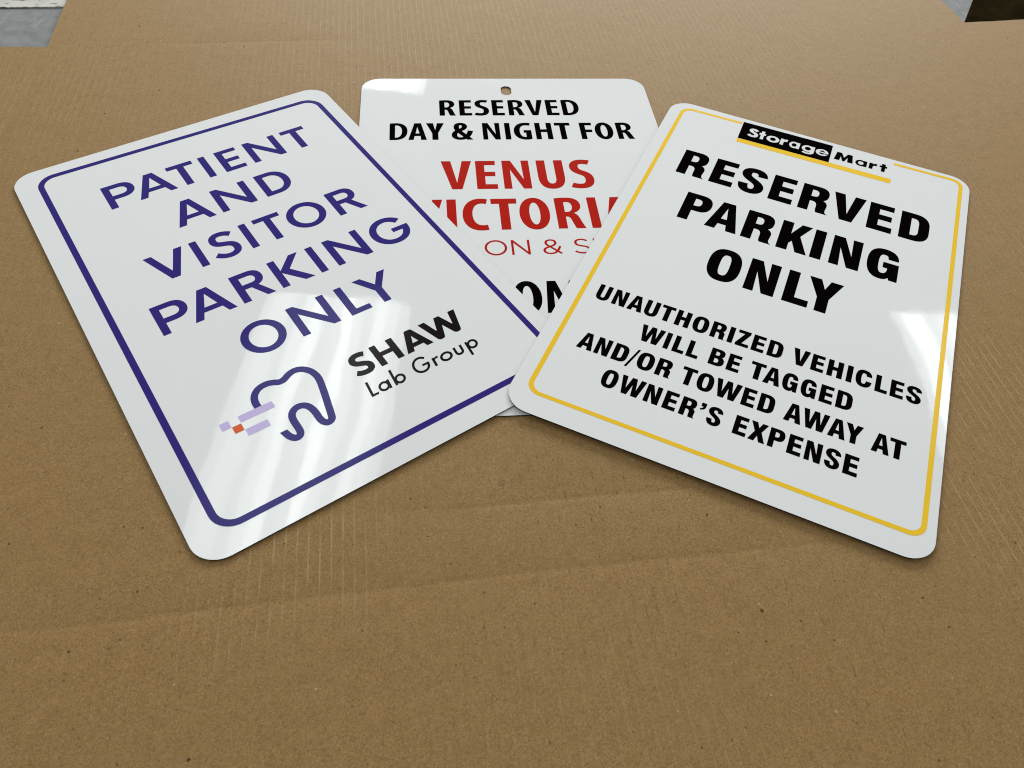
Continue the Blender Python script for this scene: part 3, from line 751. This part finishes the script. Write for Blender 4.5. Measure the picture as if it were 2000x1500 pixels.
line(C, M['black'], "lowest black line reading OWNER'S EXPENSE", U, ((2.4, 1.868), (9.8, 1.90)), ((2.4, 2.562), (9.8, 2.607)),
     [('O', 2.328, 2.80), ('W', 2.87, 3.613), ('N', 3.672, 4.115), ('E', 4.24, 4.628), ('R', 4.739, 5.215), ("'", 5.283, 5.44), ('S', 5.532, 5.956), ('E', 6.319, 6.698), ('X', 6.764, 7.254), ('P', 7.322, 7.759), ('E', 7.864, 8.251), ('N', 8.351, 8.80), ('S', 8.896, 9.322), ('E', 9.416, 9.809)])

# ------------------------------------------------------------------ cardboard sheet (flattened box)
def vadd(p, d, k):
    l = math.hypot(*d)
    return (p[0] + d[0] / l * k, p[1] + d[1] / l * k)


Q1, Q2 = (-0.5321, 0.7904), (0.5384, 1.0169)
eu = (math.cos(YAW), math.sin(YAW))
ev = (-eu[1], eu[0])
L1 = vadd(Q1, (-0.0479, -0.0073), 0.75)
T1 = vadd(Q1, (-0.0240, 0.1071), 0.60)
T2 = vadd(Q2, (-0.0127, 0.0600), 0.45)
R1 = vadd(Q2, (0.0834, 0.0216), 0.75)
R0 = vadd(R1, ev, -1.45)
L0 = vadd(L1, ev, -0.95)
outline = [L0, R0, R1, Q2, T2, T1, Q1, L1]


def densify(poly, step, jit):
    out = []
    for i, a in enumerate(poly):
        b_ = poly[(i + 1) % len(poly)]
        n = max(1, int(math.dist(a, b_) / step))
        for k in range(n):
            t = k / n
            j = jit if k else 0
            out.append((a[0] + (b_[0] - a[0]) * t + random.uniform(-j, j), a[1] + (b_[1] - a[1]) * t + random.uniform(-j, j)))
    return out


rim = densify(outline, 0.012, 0.0006)
creases = [([(-0.36, 0.142), (-0.2834, 0.1555), (-0.2129, 0.1684), (-0.1855, 0.1752), (-0.113, 0.1907), (-0.0681, 0.1996), (-0.0068, 0.2125), (0.0409, 0.2225), (0.1061, 0.2346), (0.20, 0.253), (0.32, 0.276)], 0.0004, 0.0042),
           ([(-0.10, 0.247), (-0.0603, 0.2544), (0.0061, 0.266), (0.04, 0.273), (0.1024, 0.285), (0.22, 0.307)], 0.0004, 0.004),
           ([Q1, (-0.5117, 0.6827), (-0.5046, 0.6297), (-0.48, 0.50), (-0.42, 0.20), (-0.37, -0.06)], 0.0009, 0.006),
           ([(-0.46, 0.808), (-0.4245, 0.8148), (-0.3596, 0.826), (-0.2833, 0.8424), (-0.2, 0.858)], 0.0003, 0.004)]
vs, es, zs = [], [], {}


def add_chain(pts, close=False):
    o = len(vs)
    for q in pts:
        vs.append(Vector(q))
    k = len(pts)
    for i in range(k if close else k - 1):
        es.append((o + i, o + (i + 1) % k))


add_chain(rim, True)
samples = []
for pts, depth, w in creases:
    ln = []
    for a, b_ in zip(pts, pts[1:]):
        n = max(1, int(math.dist(a, b_) / 0.012))
        ln += [(a[0] + (b_[0] - a[0]) * i / n, a[1] + (b_[1] - a[1]) * i / n) for i in range(n)]
    ln = ln[1:]
    d = (pts[-1][0] - pts[0][0], pts[-1][1] - pts[0][1])
    l = math.hypot(*d)
    nrm = (-d[1] / l, d[0] / l)
    for off, kz in ((-1.0, 0.0), (-0.4, 0.5), (0.0, 1.0), (0.4, 0.55), (1.0, 0.0)):
        row = [(q[0] + nrm[0] * off * w, q[1] + nrm[1] * off * w) for q in ln]
        row = [q for q in row if inside(q, rim)]
        add_chain(row)
        samples += [(q[0], q[1], -depth * kz * random.uniform(0.6, 1.15) * min(1, .15 + 4 * i / len(row), .15 + 4 * (len(row) - 1 - i) / len(row))) for i, q in enumerate(row)]
i0 = len(vs)
gx = 0.04
x = -1.6
while x < 1.6:
    y = -0.8
    while y < 1.7:
        q = (x + random.uniform(-.008, .008), y + random.uniform(-.008, .008))
        if inside(q, rim) and all(abs(q[0] - s[0]) > 0.012 or abs(q[1] - s[1]) > 0.012 for s in samples[::3]):
            vs.append(Vector(q))
        y += gx
    x += gx
V, E_, F, *_ = delaunay_2d_cdt(vs, es, [], 0, 1e-7)
key = {(round(s[0], 6), round(s[1], 6)): s[2] for s in samples}
TH = 0.0042
top = [(v.x, v.y, key.get((round(v.x, 6), round(v.y, 6)), 0.0)) for v in V]
tris = []
for f in F:
    c = (sum(V[i].x for i in f) / 3, sum(V[i].y for i in f) / 3)
    if inside(c, rim):
        cr = (V[f[1]] - V[f[0]]).cross(V[f[2]] - V[f[0]])
        tris.append(tuple(f) if cr > 0 else tuple(f[::-1]))
o = len(top)
k = len(rim)
allv = top + [(q[0], q[1], 0.0) for q in rim] + [(q[0], q[1], -TH) for q in rim]
faces = tris + [(o + i, o + k + i, o + k + (i + 1) % k, o + (i + 1) % k) for i in range(k)]
me = bpy.data.meshes.new("cardboard_sheet")
me.from_pydata(allv, [], faces)
me.materials.append(M['card'])
me.materials.append(M['cardedge'])
me.polygons.foreach_set('material_index', [0] * len(tris) + [1] * k)
me.polygons.foreach_set('use_smooth', [True] * len(tris) + [False] * k)
card = link("cardboard_sheet", me)
tag(card, "creased brown corrugated cardboard sheet lying under the three signs", "cardboard")

# ------------------------------------------------------------------ workbench and floor behind the notched corners
def slab(name, poly, z0, z1, material, parent=None, bev=0.0):
    me = bpy.data.meshes.new(name)
    k = len(poly)
    vs = [(q[0], q[1], z1) for q in poly] + [(q[0], q[1], z0) for q in poly]
    me.from_pydata(vs, [], [tuple(range(k)), tuple(range(2 * k - 1, k - 1, -1))] + [(i, i + k, (i + 1) % k + k, (i + 1) % k) for i in range(k)])
    me.materials.append(material)
    return link(name, me, parent)


bench = bpy.data.objects.new("workbench", None)
COL.objects.link(bench)
bench.location = (0, 0, -0.90)
tag(bench, "grey topped workbench under the cardboard, seen past its notched corners", "workbench")
zb = -TH - 0.0003
be = (0.5757 - 0.5384, 1.0951 - 1.0169)
b1, b2 = vadd((0.5384, 1.0169), be, 0.9), vadd((0.5384, 1.0169), be, -1.55)
topo = slab("bench_top", [(-1.5, b2[1] - .1), b2, b1, (-1.5, b1[1])], 0.0, 0.035, M['bench'], bench)
topo.location = (0, 0, 0.90 + zb - 0.035)
for lx, ly in ((-1.4, -0.35), (-0.3, -0.35), (-1.4, 1.7), (0.6, 1.7)):
    lg = slab("leg", box(lx - .03, ly - .03, lx + .03, ly + .03), 0.0, 0.90 + zb - 0.035, M['edge'], bench)
# scuffed white strip at the far left of the bench: ragged front edge
ed = densify([(-0.80, 0.845), (-0.545, 0.8895)], 0.006, 0.0012)[: -1]
strip = [q for q in ed if q[0] < -0.545] + [(-0.545, 0.889), (-0.545, 1.5), (-1.2, 1.5), (-1.2, 0.78)]
strip = [(-1.2, 0.775)] + [q for q in ed if -0.8 <= q[0] < -0.545] + [(-0.50, 0.897), (-0.52, 1.5), (-1.2, 1.5)]
w = slab("white_board", strip, zb + 0.0002, zb + 0.0012, M['whiteboard'])
tag(w, "scuffed white board with ragged front edge at the back left, beyond the cardboard", "board")
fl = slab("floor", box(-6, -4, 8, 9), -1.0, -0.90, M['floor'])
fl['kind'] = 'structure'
